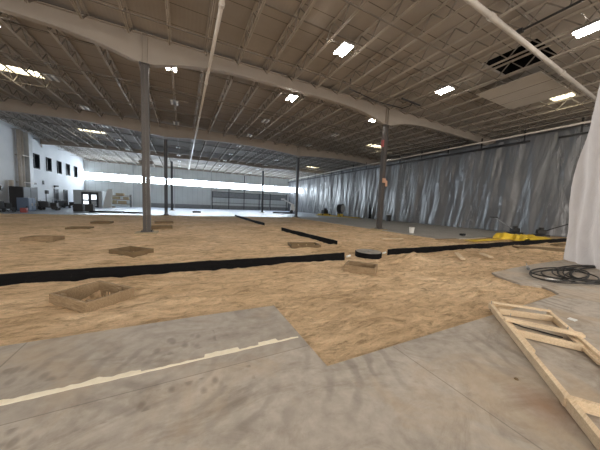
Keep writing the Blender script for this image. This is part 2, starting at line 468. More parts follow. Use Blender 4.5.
for k, y in enumerate((40.8, 46.6)):
    t = thing('wall_lamp', ['small dark wall lamp above the first door of the left wall', 'small dark wall lamp above the second door of the left wall'][k], 'lamp', (XW, y, 3.0), 0, 'wall lamps over the left wall doors')
    q = MB(); q.box((.2, 0, 0), (.4, .42, .2)); q.obj('lamp_head', M_blackmetal, t)
    q = MB(); q.box((.04, 0, -.05), (.08, .18, .3)); q.obj('bracket', M_blackmetal, t)
p = MB(); p.box((XW+.05, 43.5, 3.3), (.1, .25, .5)); one(p, 'wall_box', M_blackmetal, 'small black box mounted on the left wall between first two doors', 'wall box')
# ducts on left wall
t = thing('wall_duct', 'tall pale vertical duct pair running up the left wall to the roof', 'duct', (XW, 39.0, 0))
for dy, r in ((-.9, .16), (-.35, .16)):
    q = MB(); q.tube([(.25, dy, 0.2), (.25, dy, 8.8)], r, 12); q.obj('pipe', M_pipe, t, smooth=True)
q = MB(); q.box((.3, .55, 4.7), (.6, .75, 8.2)); q.obj('duct_casing', M_lightgrey, t, bevel=.02)
q = MB(); q.box((.3, -.1, 6.0), (.64, 2.2, .08)); q.box((.3, -.1, 3.0), (.64, 2.2, .08)); q.obj('duct_strap', M_pipe, t)
p = MB(); p.tube([(XW+.25, 36.4, .5), (XW+.25, 36.4, 3.1)], .2, 10); one(p, 'wall_pipe', M_pipe, 'short grey vertical pipe low on the left wall, left of the tall duct', 'pipe', smooth=True)

# roof deck with openings
SKY = [(21.1, 6.75), (21.6, 22.95), (22.8, 41.3), (-9.3, 21.8), (-9.4, 36.3)]
SL, SW = 2.5, 1.1
HOLE = (13.6, 16.2, 5.25, 7.4)
ops = [(a-SL/2-.03, a+SL/2+.03, b-SW/2-.03, b+SW/2+.03) for a, b in SKY] + [HOLE]
cx = sorted(set([XW, XR]+[v for o in ops for v in o[:2]])); cy = sorted(set([-12, 28.35, YF]+[v for o in ops for v in o[2:]]))
d = MB()
for i in range(len(cx)-1):
    for j in range(len(cy)-1):
        mx, my = (cx[i]+cx[i+1])/2, (cy[j]+cy[j+1])/2
        if any(o[0] < mx < o[1] and o[2] < my < o[3] for o in ops): continue
        a, b, y0, y1 = cx[i], cx[i+1], cy[j], cy[j+1]; z0, z1 = roofz(y0), roofz(y1)
        d.add([(a,y0,z0),(b,y0,z0),(b,y1,z1),(a,y1,z1),(a,y0,z0+.15),(b,y0,z0+.15),(b,y1,z1+.15),(a,y1,z1+.15)],
              [(0,1,2,3),(4,5,6,7),(0,1,5,4),(1,2,6,5),(2,3,7,6),(3,0,4,7)])
struct(d, 'ceiling', M_deck)
# dark shaft over the roof opening
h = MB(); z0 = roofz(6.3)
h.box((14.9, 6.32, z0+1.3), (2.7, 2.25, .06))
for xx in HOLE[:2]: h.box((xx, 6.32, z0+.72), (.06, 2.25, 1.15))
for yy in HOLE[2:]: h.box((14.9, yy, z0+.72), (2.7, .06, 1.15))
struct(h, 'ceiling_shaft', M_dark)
sl = ['bright skylight near the plastic curtain, closest to the camera on the right', 'bright skylight seen just behind the right steel column', 'small far bright skylight over the right aisle, most distant', 'bright skylight at the left edge, near the second girder', 'bright skylight over the far left part of the hall']
for k, (a, b) in enumerate(SKY):
    t = thing('skylight', sl[k], 'skylight', (a, b, roofz(b)), 0, 'roof skylights')
    q = MB(); q.box((0, 0, .08), (SL, SW, .03)); q.obj('pane', M_sky, t)
    q = MB()
    for sx in (-1, 1): q.box((sx*(SL/2-.03), 0, .03), (.05, SW-.02, .08))
    for sy in (-1, 1): q.box((0, sy*(SW/2-.03), .03), (SL-.02, .05, .08))
    q.obj('curb', M_pipe, t)
    q = MB()
    for i in range(1, 8): q.box((-SL/2+i*SL/8, 0, .02), (.025, SW-.1, .025))
    for i in range(1, 4): q.box((0, -SW/2+i*SW/4, .02), (SL-.1, .025, .025))
    q.obj('guard_grille', M_pipe, t)

# joists
JS = 1.502
JX = [-2.0+JS*k for k in range(-9, 20) if XW+.3 < -2.0+JS*k < XR]
L = 14.85; D = .62
t = thing('roof_joist', 'cream open web steel roof joist', 'joist', (0, 0, 0))
q = MB()
for sx in (-.035, .035): q.box((sx, 0, -.03), (.05, L, .05))
q.obj('top_chord', M_joist, t)
q = MB()
for sx in (-.035, .035): q.box((sx*.9, 0, -D), (.035, L-1.5, .045))
q.obj('bottom_chord', M_joist, t)
q = MB(); n = 12; span = L-1.5
for i in range(n):
    y0 = -span/2+i*span/n; y1 = y0+span/n; ym = (y0+y1)/2
    q.bar((0, y0, -D), (0, ym, -.04), .04, .04, upv=(1, 0, 0)); q.bar((0, ym, -.04), (0, y1, -D), .04, .04, upv=(1, 0, 0))
for sy in (-1, 1): q.bar((0, sy*span/2, -D), (0, sy*(L/2-.08), -.05), .05, .05, upv=(1, 0, 0))
q.obj('web', M_web, t)
ORD = 'first second third fourth fifth sixth seventh eighth ninth tenth eleventh twelfth thirteenth fourteenth fifteenth sixteenth seventeenth eighteenth nineteenth twentieth twenty-first twenty-second twenty-third twenty-fourth twenty-fifth twenty-sixth twenty-seventh twenty-eighth twenty-ninth thirtieth'.split()
bays = [(-1.5, 13.45, 'nearest'), (13.45, 28.35, 'second'), (28.35, 43.35, 'third'), (43.35, 58.35, 'farthest')]
first = True
for a, b, nm in bays:
    ym = (a+b)/2; sl_ = math.atan2(roofz(b)-roofz(a), b-a)
    for jk, x in enumerate(JX):
        lab = 'cream open web roof joist in the %s bay, %s counting from the left wall' % (nm, ORD[jk])
        if first: o = t; o.location = (x, ym, roofz(ym)-.005); o.rotation_euler = (sl_, 0, 0); o['label'] = lab; o['group'] = 'roof joists of the %s bay' % nm; first = False
        else: dup(t, (x, ym, roofz(ym)-.005), (sl_, 0, 0), lab, 'roof joists of the %s bay' % nm)
# bridging rods across the joists
for a, b, nm in bays:
    for k in range(1, 7):
        y = a+(b-a)*k/7
        z = roofz(y)-.1 if k % 2 else roofz(y)-D-.04
        q = MB(); q.box(((XW+XR)/2, y, z), (XR-XW-.4, .035, .035))
        one(q, 'bridging_rod', M_bridge, 'thin dark bridging rod crossing the joists of the %s bay, %s towards the far wall' % (nm, ORD[k-1]), 'rod', 'bridging rods of the %s bay' % nm)

# girders (haunched at the columns)
def gbot(dx, r=0):
    dx = abs(dx)
    if r: return (.22, .50)[r-1]+(.38, .20)[r-1]*(1-(1-min(dx, 7.5)/7.5)**2)
    pts = [(0, 0), (.35, .02), (1.3, .28), (2.2, .45), (3.1, .56), (4.2, .62), (7.6, .66)]
    for (a, va), (b, vb) in zip(pts, pts[1:]):
        if dx <= b: return va+(vb-va)*(dx-a)/(b-a)
    return .66
cols = [XW, COLX[0], COLX[1], 28.5]
gl = {0: 'nearest', 1: 'second', 2: 'third'}; sp = ('left', 'middle', 'right')
for r, gy in enumerate(COLY):
    top = roofz(gy)-.1; base = 7.75
    for k in range(3):
        xa, xb = cols[k]+.0, cols[k+1]; N = 40
        t = thing('roof_girder', '%s span of the %s cream haunched roof girder resting on the columns' % (sp[k], gl[r]), 'girder', ((xa+xb)/2, gy, 0))
        cxm = (xa+xb)/2
        prof = []
        for i in range(N+1):
            x = xa+(xb-xa)*i/N; dd = min(x-xa, xb-x); prof.append((x-cxm, base+gbot(dd, r)))
        q = MB()
        vs = []; 
        for x, z in prof: vs += [(x, -.03, z), (x, -.03, top), (x, .03, z), (x, .03, top)]
        fs = []
        for i in range(N):
            o_ = i*4; fs += [(o_, o_+4, o_+5, o_+1), (o_+2, o_+3, o_+7, o_+6)]
        q.add(vs, fs); q.obj('web_plate', M_cream, t)
        q = MB()
        vs = []
        for x, z in prof: vs += [(x, -.14, z), (x, .14, z), (x, .14, z+.03), (x, -.14, z+.03)]
        fs = []
        for i in range(N):
            o_ = i*4
            for e in range(4): fs.append((o_+e, o_+(e+1) % 4, o_+4+(e+1) % 4, o_+4+e))
        q.add(vs, fs); q.obj('bottom_flange', M_cream, t)
        q = MB(); q.box((0, 0, top), (xb-xa, .26, .035)); q.obj('top_flange', M_cream, t)
        for dx in (-(xb-xa)/2+.1, (xb-xa)/2-.1):
            q = MB(); q.box((dx, 0, (base+.05+top)/2), (.03, .26, top-base-.1)); q.obj('stiffener', M_cream, t)
e = MB(); e.box(((XW+XR)/2, YF-.1, roofz(YF)-.25), (XR-XW, .2, .3)); struct(e, 'trim_2', M_joist)

# steel columns
cl = {(0, 0): 'nearest grey steel column, left of the picture centre', (1, 0): 'grey steel column right of centre with orange tags, in front of the curtain',
      (0, 1): 'second dark column in the left row, right behind the nearest one', (1, 1): 'second dark column in the right row, near the far end of the curtain',
      (0, 2): 'third column in the left row, farthest of that row', (1, 2): 'third column in the right row, in front of the railing grid'}
for ix, x in enumerate(COLX):
    for iy, y in enumerate(COLY):
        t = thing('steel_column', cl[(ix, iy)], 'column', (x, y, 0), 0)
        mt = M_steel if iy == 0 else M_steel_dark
        q = MB(); q.box((0, 0, 3.9), (.03, .24, 7.64))
        for sx in (-1, 1): q.box((sx*.14, 0, 3.9), (.025, .29, 7.64))
        for sx in (-1, 1): q.box((sx*.075, -.1 if sx < 0 else -.1, 3.9), (.11, .012, 7.64))
        q.obj('shaft', mt, t)
        q = MB(); q.box((0, 0, .06), (.5, .5, .035)); q.obj('base_plate', mt, t)
        q = MB(); q.box((0, 0, 7.73), (.4, .36, .03)); q.obj('cap_plate', mt, t)
        q = MB()
        for a in (-.19, .19):
            for b in (-.19, .19): q.tube([(a, b, .05), (a, b, .16)], .018, 6)
        q.obj('anchor_bolts', M_blackmetal, t)
        q = MB(); q.prism([(-.45, -.45), (.45, -.45), (.45, .45), (-.45, .45)], -.2, .045)
        q.obj('concrete_footing', M_tan, t, bevel=.02)
        if iy == 0 and ix == 0:
            for sx in (-1, 1):
                q = MB(); q.box((sx*.21, 0, 3.35), (.12, .16, .14)); q.tube([(sx*.21, 0, 3.35), (sx*.31, 0, 3.35)], .03, 8)
                q.obj('junction_box', M_steel, t)
        if iy == 0 and ix == 1:
            q = MB(); q.box((0, -.18, 3.7), (.34, .05, .32)); q.box((.26, -.1, 3.5), (.2, .16, .42)); q.obj('orange_tag', M_orange, t)
            q = MB(); q.box((-.19, 0, 6.4), (.1, .2, .5)); q.obj('alarm_box', M_red, t)

# pipes under the roof
def hangers(t, pts, z0, mat=M_bridge):
    for (x, y) in pts:
        q = MB(); q.tube([(x, y, z0), (x, y, roofz(y)-.02)], .012, 6); q.obj('hanger', mat, t)
t = thing('sprinkler_pipe', 'long straight cream sprinkler main running away under the roof joists', 'pipe')
q = MB(); q.tube([(1.2, 1, 8.28), (1.2, 57, 8.28)], .075, 12); q.obj('main_pipe', M_pipe, t, smooth=True)
for y in range(3, 56, 6):
    q = MB(); q.tube([(1.2, y-.08, 8.28), (1.2, y+.08, 8.28)], .10, 12); q.obj('coupling', M_pipe, t)
hangers(t, [(1.2, y) for y in (5, 9.5, 16, 22, 31, 37, 46, 52)], 8.28)
t = thing('cross_main_pipe', 'thick pale pipe crossing the roof at upper right, below the dark opening', 'pipe')
q = MB(); q.tube([(-10, 4.57, 8.3), (29, 5.38, 8.3)], .09, 14); q.obj('main_pipe', M_pipe, t, smooth=True)
for x in (9.5, 16, 22.4):
    q = MB(); q.tube([(x-.1, 4.78+x*.0208, 8.3), (x+.1, 4.78+x*.0208, 8.3)], .115, 14); q.obj('coupling', M_pipe, t)
hangers(t, [(x, 4.78+x*.0208) for x in (-6, 0, 7, 12.5, 18.8, 25)], 8.3)
t = thing('sprinkler_branch', 'thin dark bent pipe below the joists left of the right column', 'pipe')
q = MB(); q.tube([(8.6, 11.5, 8.9), (8.65, 11.6, 8.4), (11.1, 12.0, 8.4), (13.3, 11.9, 8.4), (13.4, 11.3, 8.4), (13.4, 11.2, 8.6)], .03, 8); q.obj('branch_pipe', M_blackmetal, t, smooth=True)
q = MB(); q.tube([(12.1, 10.9, 8.4), (13.9, 11.0, 8.4)], .05, 8); q.obj('pipe_stub', M_blackmetal, t)
t = thing('black_conduit', 'black conduit hanging below the deck at upper right beside the thick pale pipe', 'conduit')
q = MB(); q.tube([(11.3, 4.85, 8.4), (11.33, 2.0, 8.4)], .04, 8); q.obj('conduit_tube', M_blackmetal, t)
q = MB(); q.box((11.3, 4.95, 8.4), (.16, .3, .12)); q.obj('coupler', M_blackmetal, t)
hangers(t, [(11.3, 3.6)], 8.4, M_blackmetal)
q = MB(); q.box((17.35, 7.05, roofz(7.6)-D-.05), (4.0, 2.8, .03))
M_board = noisy('pale_liner', (.44, .40, .35), (.50, .46, .41), 1, .7)
t = thing('ceiling_board', 'flat pale liner board under the joists between dark opening and skylight', 'board')
q.obj('panel', M_board, t)
for x in (16.7, 18.05):
    q = MB(); q.box((x, 7.05, roofz(7.6)-D-.07), (.03, 2.8, .015)); q.obj('batten', M_bridge, t)

# luminaires
def fixture(mat, lab):
    t = thing('high_bay_light', lab, 'light')
    q = MB(); q.box((0, 0, 0), (.50, .82, .05)); q.box((0, 0, .04), (.18, .5, .06)); q.obj('housing', M_grey, t, bevel=.01)
    for sx in (-1, 1):
        q = MB(); q.box((sx*.165, 0, -.045), (.12, .74, .04)); q.obj('diffuser', mat, t)
    q = MB()
    for sy in (-.3, .3): q.tube([(0, sy, .05), (0, sy*.9, .15)], .008, 5)
    q.box((0, 0, .16), (1.75, .03, .03)); q.obj('suspension', M_web, t)
    return t
lit0 = fixture(M_lit, ''); off0 = fixture(M_unlit, '')
FX = {-6.8: 'far left', -.5: 'left', 6.15: 'middle', 13.05: 'right'}
lit_lab = {(-.5, 14.2): 'lit high bay light just right of the nearest column top', (6.15, 8.85): 'lit high bay light at top centre, the largest in the middle',
           (6.15, 14.2): 'lit high bay light below the nearest girder at the centre', (13.05, 8.85): 'lit high bay light between top centre and the dark roof opening',
           (13.05, 14.2): 'lit high bay light beside the top of the right column', (13.05, 3.57): 'lit high bay light in the upper right corner of the photo'}
ul = uo = False
for y in (-7.0, -1.7, 3.57, 8.85, 14.2, 19.4, 24.7, 30.0, 35.2, 40.4, 45.6, 50.9):
    for x in (-6.8, -.5, 6.15, 13.05):
        z = roofz(y)-D-.02-.16
        if y < 15:
            lab = lit_lab.get((x, y), 'lit high bay light above and behind the camera'); g = None if (x, y) in lit_lab else 'lit lights above the camera'
            if not ul: o = lit0; ul = True; o.location = (x, y, z); o['label'] = lab
            else: o = dup(lit0, (x, y, z), None, lab)
            if g: o['group'] = g
            elif 'group' in o: del o['group']
        else:
            if x == -6.8 and y > 41: continue
            lab = 'unlit white high bay light, %s row, %d%s beyond the lit lights' % (FX[x], round((y-14.2)/5.2), {1: 'st', 2: 'nd', 3: 'rd'}.get(round((y-14.2)/5.2), 'th'))
            if not uo: o = off0; uo = True; o.location = (x, y, z); o['label'] = lab
            else: o = dup(off0, (x, y, z), None, lab)
            o['group'] = 'unlit high bay lights'

# ---------------------------------------------------------------- plastic curtain on the right
def cur(u, v):
    y = 5.2+u*(YF-.3-5.2); z = .02+v*7.85
    k = 1-v
    x = XE + .10*math.sin(y*2.1+nz(y*.5, 0)*4)*(.35+.65*k) + .16*fb(y*.7, z*.12, 5) + .09*fb(y*2.3+z*.35, z*.2, 9)
    x -= .25*k**3*(.6+.5*nz(y*.8, 3))
    return (x, y, z+(.06*nz(y*1.5, 1) if v > .99 else 0))
q = MB(); q.grid(cur, 620, 26)
one(q, 'plastic_curtain', M_curtain, 'long dark smoky plastic sheet curtain hanging along the right side of the hall', 'curtain', smooth=True)
t = thing('curtain_rail', 'dark rail holding the top edge of the smoky plastic curtain', 'rail')
q = MB(); q.box((XE-.35, 33.8, 7.46), (.12, 48.9, .15)); q.obj('rail_bar', M_blackmetal, t)
q = MB(); q.box((XE-.35, 6.6, 7.35), (.12, 2.2, .12)); q.obj('rail_bar', M_blackmetal, t)
for k in range(17):
    y = 6.6+k*3.1
    q = MB(); q.box((XE-.35, y, 7.95), (.09, .09, 1.0)); q.obj('rail_hanger', M_blackmetal, t)
t = thing('wall_conduit', 'pale pipe running above the curtain rail toward the far wall', 'pipe')
q = MB(); q.tube([(XE-.6, 3, 8.02), (XE-.6, 57, 8.02)], .07, 10); q.obj('main_pipe', M_pipe, t, smooth=True)
hangers(t, [(XE-.6, y) for y in range(5, 57, 5)], 8.02)
# black sheet added in place of a dark slit opening in the curtain
def slit(u, v):
    z = .05+v*3.3; wd = .55*(1-v)**.8+.02
    return (XE-.55+.05*math.sin(z*3), 26.7+(u-.5)*wd+v*.45-.2*math.sin(v*3), z)
q = MB(); q.grid(slit, 5, 14)
one(q, 'curtain_slit_sheet', M_film, 'black sheet standing in for a dark slit opening in the far part of the curtain', 'tarp', solid=.02)

# milky sheet at right edge
P0 = Vector((12.42, 3.30, 0)); DR = Vector((-.707, -.707, 0)); NR = Vector((-.707, .707, 0))
def sheet(u, v):
    z = .015+v*8.5
    zl = [(0, -.02), (2.17, -.06), (3.87, .18), (5.74, .53), (8.6, 1.25)]
    for (a, va), (b, vb) in zip(zl, zl[1:]):
        if a <= z <= b+.01: off = va+(vb-va)*(z-a)/(b-a)
    s_ = off+u*(3.6-off)
    w_ = .05*math.sin(s_*11+z*.3)*(1-.3*v)+.05*fb(s_*2, z*.6, 2)
    if v < .12: w_ += (.12-v)*1.2*nz(s_*3, 8)
    p = P0+DR*s_+NR*w_; return (p.x, p.y, z)
q = MB(); q.grid(sheet, 90, 60)
one(q, 'plastic_sheet', M_sheet, 'milky white plastic sheet hanging to the slab at the right edge', 'plastic sheet', smooth=True)

# ---------------------------------------------------------------- sand bay objects
def edging(name, pts, h, label, thick=.04):
    P = [Vector((*p, 0)) for p in pts]; segs = []
    ln = [0]
    for a, b in zip(P, P[1:]): ln.append(ln[-1]+(b-a).length)
    N = int(ln[-1]/.09)+2
    q = MB(); prof = [(-.5, 0), (-.5, .5), (-.42, .97), (0, 1.04), (.42, .97), (.5, .5), (.5, 0)]
    vs = []
    for i in range(N):
        s_ = ln[-1]*i/(N-1)
        for k in range(len(P)-1):
            if s_ <= ln[k+1]+1e-6: break
        d_ = (P[k+1]-P[k]).normalized(); c = P[k]+d_*(s_-ln[k]); nn = Vector((-d_.y, d_.x, 0))
        hh = h*(1+.10*nz(c.x*1.2, c.y*1.2, 3)+.05*nz(c.x*6, c.y*6))
        for a, b in prof:
            o_ = a*thick+.018*nz(c.x*5, c.y*5, b*4)+.03*nz(c.x*.8, c.y*.8)+(.02 if b == 0 else 0)*nz(c.x*7, c.y*7)
            p = c+nn*o_; vs.append((p.x, p.y, -.12+(hh+.12)*b))
    m = len(prof); fs = [(i*m+j, i*m+j+1, (i+1)*m+j+1, (i+1)*m+j) for i in range(N-1) for j in range(m-1)]
    fs += [tuple(range(m)), tuple((N-1)*m+j for j in range(m))]
    q.add(vs, fs)
    return one(q, name, M_film, label, 'edging', smooth=True)
edging('plastic_wrapped_edging', [(-7.5, 6.1), (-2.5, 6.05), (1.5, 5.96), (4.55, 5.92)], .17, 'long black plastic wrapped form edging crossing the sand on the left')
edging('plastic_wrapped_edging', [(6.5, 6.0), (12, 5.92), (17, 5.88), (24.5, 5.8)], .17, 'long black plastic wrapped form edging crossing the sand on the right')
edging('plastic_wrapped_edging', [(5.85, 8.15), (5.7, 11), (5.55, 13.7)], .17, 'short black form edging running away behind the round cover')
edging('plastic_wrapped_edging', [(5.55, 17.2), (5.6, 24), (5.7, 29.4)], .17, 'distant black form edging running away towards the far wall')
for k, (x, y) in enumerate(((4.72, 5.93), (6.36, 6.02))):
    q = MB(); q.tube([(x-.09, y-.03, .05), (x+.09, y+.03, .06)], .03, 10)
    one(q, 'pipe_stub', M_whitep, ['short white pipe end at the right tip of the left black edging', 'short white pipe end at the left tip of the right black edging'][k], 'pipe', 'white pipe stubs')
# round cover
t = thing('pit_cover', 'round black pit cover with dusty grey top between the two black edgings', 'cover', (5.68, 6.08, .01))
q = MB(); q.tube([(0, 0, -.15), (0, 0, .11)], .44, 36); q.obj('rim', M_film, t)
q = MB(); q.tube([(0, 0, .111), (0, 0, .13)], .41, 36); q.obj('lid', noisy('dusty_lid', (.16, .15, .14), (.42, .38, .33), 5), t)
q = MB(); q.box((.12, .08, .14), (.16, .05, .02)); q.box((-.2, -.1, .14), (.07, .05, .02)); q.obj('lid_handle', M_grey, t)

def form(nm, cx, cy, Ln, Wd, ro, hh, mat, lab):
    t = thing('timber_form', lab, 'form box', (cx, cy, 0), ro)
    th = .04
    for s_, (a, b) in (((0, -1), (Ln, th)), ((0, 1), (Ln, th)), ((-1, 0), (th, Wd-2*th)), ((1, 0), (th, Wd-2*th))):
        q = MB(); q.box((s_[0]*(Ln/2-th/2), s_[1]*(Wd/2-th/2), hh/2-.15), (a, b, hh+.30)); q.obj('board', mat, t, bevel=.004)
    if nm in ('near', 'mid', 'right', 'rough'):
        for (a, b) in ((Ln*.22, Wd/2-.10), (-Ln*.3, -Wd/2+.09), (Ln/2-.1, -Wd/2+.1)):
            q = MB(); q.box((a, b, hh/2-.08), (.09, .045, hh+.14)); q.obj('stake', mat, t)
    if nm == 'near':
        q = MB(); q.bar((-.1, -.2, -.1), (.32, .2, -.02), .09, .04); q.obj('brace', mat, t)
for a in FORMS: form(*a[:6], a[6]+.015, *a[7:])

# loose timber and litter on the sand
def board(a, b, w_, h_, mat, label, name='timber_board'):
    q = MB(); q.bar(a, b, w_, h_); o = one(q, name, mat, label, 'board', bevel=.004); return o
board((9.08, 5.15, .08), (8.05, 4.35, .09), .13, .05, M_wood, 'short pale board on the sand in front of the right black edging, left of two')
board((9.95, 4.75, .08), (9.3, 4.15, .11), .13, .05, M_wood, 'short pale board on the sand in front of the right black edging, right of two')
board((12.3, 8.05, .06), (13.9, 7.9, .06), .2, .04, M_wood_old, 'grey plank on the sand beyond the right black edging')
board((9.2, 8.9, .06), (10.3, 8.6, .07), .16, .04, M_wood, 'pale plank on the sand behind the round pit cover')
board((7.5, 12.3, .05), (8.7, 12.1, .06), .16, .04, M_wood, 'short pale plank farther back on the sand near the right column')
q = MB(); q.box((0, 0, 0), (2.5, .55, .05))
t = thing('plywood_sheet', 'dark damp plywood strip lying on the sand near the milky sheet', 'board', (15.2, 4.6, .02), -.75)
q.obj('panel', M_wood_dark, t)
q = MB(); q.box((0, .2, .04), (1.9, .09, .04)); q.obj('batten', M_wood_dark, t)
q = MB(); q.box((18.4, 5.1, .03), (1.6, .3, .05)); one(q, 'timber_board', M_wood_dark, 'dark short plank on the sand just left of the milky sheet', 'board')
# bucket
t = thing('bucket', 'small white bucket standing on the slab in front of the curtain', 'bucket', (14.15, 11.1, 0))
q = MB(); q.tube([(0, 0, .0), (0, 0, .38)], [.14, .175], 20); q.obj('body', M_whitep, t, smooth=False)
q = MB(); q.tube([(0, 0, .355), (0, 0, .40)], .185, 20); q.obj('rim', M_whitep, t)
q = MB(); q.tube([(.18*math.cos(a), .02, .36-.14*math.sin(a)) for a in [PI*i/10 for i in range(11)]], .006, 6); q.obj('bail', M_grey, t)
q = MB(); q.box((16.9, 9.3, .07), (.3, .25, .14)); one(q, 'block', M_blackmetal, 'small dark block on the slab before the curtain', 'block', bevel=.02)

# yellow film
def yf(cx, cy, lx, ly, hz, sd):
    def fn(u, v):
        e = math.sin(PI*min(max(u, 0), 1))**.5*math.sin(PI*min(max(v, 0), 1))**.5
        n1 = abs(fb(u*5+sd, v*2.5, sd)); n2 = fb(u*12, v*6, sd+4)
        edge = (1+.25*nz(u*4+sd, v*4))
        return (cx+(u-.5)*lx*edge+.1*n2, cy+(v-.5)*ly*edge, .03+hz*e*(.45+1.1*n1)+.03*n2*e)
    return fn
def yfp(u, v):
    x, y, z = yf(19.6, 7.1, 4.2, 1.5, .26, 3)(u, v)
    if u < .25: z += .30*math.sin(PI*u/.25)*(.5+.5*v)
    return (x, y, z)
q = MB(); q.grid(yfp, 70, 26); one(q, 'yellow_film', M_yfilm, 'crumpled bright yellow plastic film heaped in front of the curtain', 'plastic film', smooth=True, solid=.004)
q = MB(); q.grid(yf(15.7, 7.35, 3.4, .5, .07, 8), 50, 14); one(q, 'yellow_film', M_yfilm, 'flat yellow film strip left of the crumpled yellow heap', 'plastic film', smooth=True, solid=.004)

# walk-behind tools before the curtain
def tool(loc, rot, lab, hx):
    t = thing('power_trowel', lab, 'floor machine', loc, rot)
    q = MB(); q.tube([(0, 0, .05), (0, 0, .12)], .36, 20); q.obj('blade_ring', M_blackmetal, t)
    q = MB(); q.box((0, 0, .27), (.36, .3, .24)); q.tube([(.0, 0, .38), (.0, 0, .5)], .11, 12); q.obj('engine', M_rubber, t, bevel=.03)
    q = MB(); q.tube([(.1, 0, .3), (.7, 0, .62), (1.35, 0, .95)], .025, 8); q.obj('handle_bar', M_grey if hx else M_blackmetal, t, smooth=True)
    q = MB(); q.tube([(1.35, -.25, .95), (1.35, .25, .95)], .028, 8); q.obj('grip', M_rubber, t)
    t.scale = (1.35, 1.35, 1.35)
    return t
tool((23.0, 8.9, 0), 2.75, 'black floor machine behind the yellow film with a pale handle pointing left', 1)
tool((23.3, 7.5, 0), -1.0, 'black floor machine with a dark handle reaching toward the milky sheet', 0)

# cords on the right slab
def cord(name, cx, cy, rx, ry, loops, r, sd, label, tail=None):
    rnd = random.Random(sd); pts = []
    n = int(loops*28)
    for i in range(n):
        a = 2*PI*i/28; k = 1+.45*nz(a*.16+sd, 1)+.16*nz(a*.6, sd)
        pts.append((cx+.6*nz(a*.1, sd)+rx*k*math.cos(a), cy+.3*nz(a*.12, sd+3)+ry*k*math.sin(a), r+.012+.045*(i/n)+.022*abs(nz(a*.8, sd+7))))
    if tail:
        a0 = Vector(pts[-1])
        for i, p in enumerate(tail): pts.append((p[0], p[1], r+.004))
    # smooth
    for _ in range(2): pts = [pts[0]]+[tuple((Vector(pts[i-1])+Vector(pts[i])*2+Vector(pts[i+1]))/4) for i in range(1, len(pts)-1)]+[pts[-1]]
    q = MB(); q.tube(pts, r, 7); one(q, name, M_rubber, label, 'cable', smooth=True)
cord('cable_coil', 9.0, 2.42, 1.15, .45, 3.6, .016, 1, 'heavy dark cable in wide loose loops, nearest to the slab corner', [(8.7, 2.1), (8.1, 1.98), (8.3, 1.78), (9.6, 1.72), (11, 1.55), (13, 1.2)])
cord('cable_coil', 10.2, 2.15, 1.6, .55, 3.8, .015, 5, 'heavy dark cable in long flat loops below the milky sheet', [(11.0, 2.1), (12, 1.6), (13.4, 1.5)])
cord('cable_coil', 10.6, 1.95, 2.1, .5, 3.1, .015, 9, 'dark cable loops at the right edge beside the milky sheet', [(11.5, 1.4), (12.8, 1.0)])
t = thing('cord_plug', 'small grey metal connector lying on the slab corner beside the cables', 'connector', (9.0, 3.08, 0), .4)
q = MB(); q.tube([(-.1, 0, .04), (.08, 0, .05)], .04, 10); q.obj('body', M_grey, t)
q = MB(); q.tube([(.08, 0, .05), (.14, .02, .1), (.12, .04, .16)], .012, 6); q.obj('hook', M_pipe, t)
q = MB()
q.grid(lambda u, v: (8.05+.30*(u-.5)*(1+.2*nz(v*3, 1)), 2.28+.2*(v-.5), .02+.05*abs(nz(u*3, v*3, 5))), 10, 8)
one(q, 'plastic_bag', M_whitep, 'small crumpled white bag among the cables', 'bag', smooth=True, solid=.003)
q = MB(); q.grid(lambda u, v: (5.39+.13*(u-.5)+.02*v, 1.26+.09*(v-.5), .006+.012*abs(nz(u*2, v*2, 3))), 6, 5)
one(q, 'paper_scrap', M_paper, 'small white paper scrap on the slab beside the pale stud frame', 'paper', solid=.002)
q = MB(); q.tube([(4.52, 1.95, .02), (4.3, 1.75, .015), (4.3, 1.45, .014), (4.45, 1.1, .014)], .009, 6)
one(q, 'wire', M_rubber, 'thin black wire running under the pale stud frame', 'wire')

# pale stud frame
t = thing('stud_frame', 'broken frame of pale pine studs lying on the slab at lower right', 'timber frame', (4.0, 1.2, 0))
def mem(nm, a, b, w_=.085, h_=.04):
    q = MB(); q.bar(Vector(a)-Vector((4, 1.2, 0)), Vector(b)-Vector((4, 1.2, 0)), w_, h_); q.obj(nm, M_wood, t, bevel=.004)
mem('rail', (4.62, 2.0, .055), (2.45, .30, .055), .05, .09)
mem('rail', (4.30, 1.70, .05), (3.55, 1.12, .05), .11, .035)
mem('rail', (5.17, 1.46, .055), (3.75, .47, .055), .05, .09)
mem('rail', (4.62, 1.08, .05), (4.0, .66, .045), .12, .035)
mem('crosspiece', (4.62, 1.98, .115), (5.16, 1.44, .105), .05, .03)
mem('crosspiece', (4.50, 1.83, .05), (5.0, 1.35, .05), .05, .085)
mem('crosspiece', (4.07, 1.58, .118), (4.50, .94, .118), .09, .035)
mem('crosspiece', (3.90, 1.42, .05), (4.24, .88, .05), .045, .08)
mem('crosspiece', (2.84, .66, .07), (3.12, .28, .07), .045, .09)
for (x, y) in ((4.58, 1.97), (5.12, 1.47), (4.55, 1.09), (4.3, 1.6)):
    q = MB(); q.tube([(x-4, y-1.2, .1), (x-4, y-1.2, .145)], .004, 6); q.obj('nail', M_grey, t)

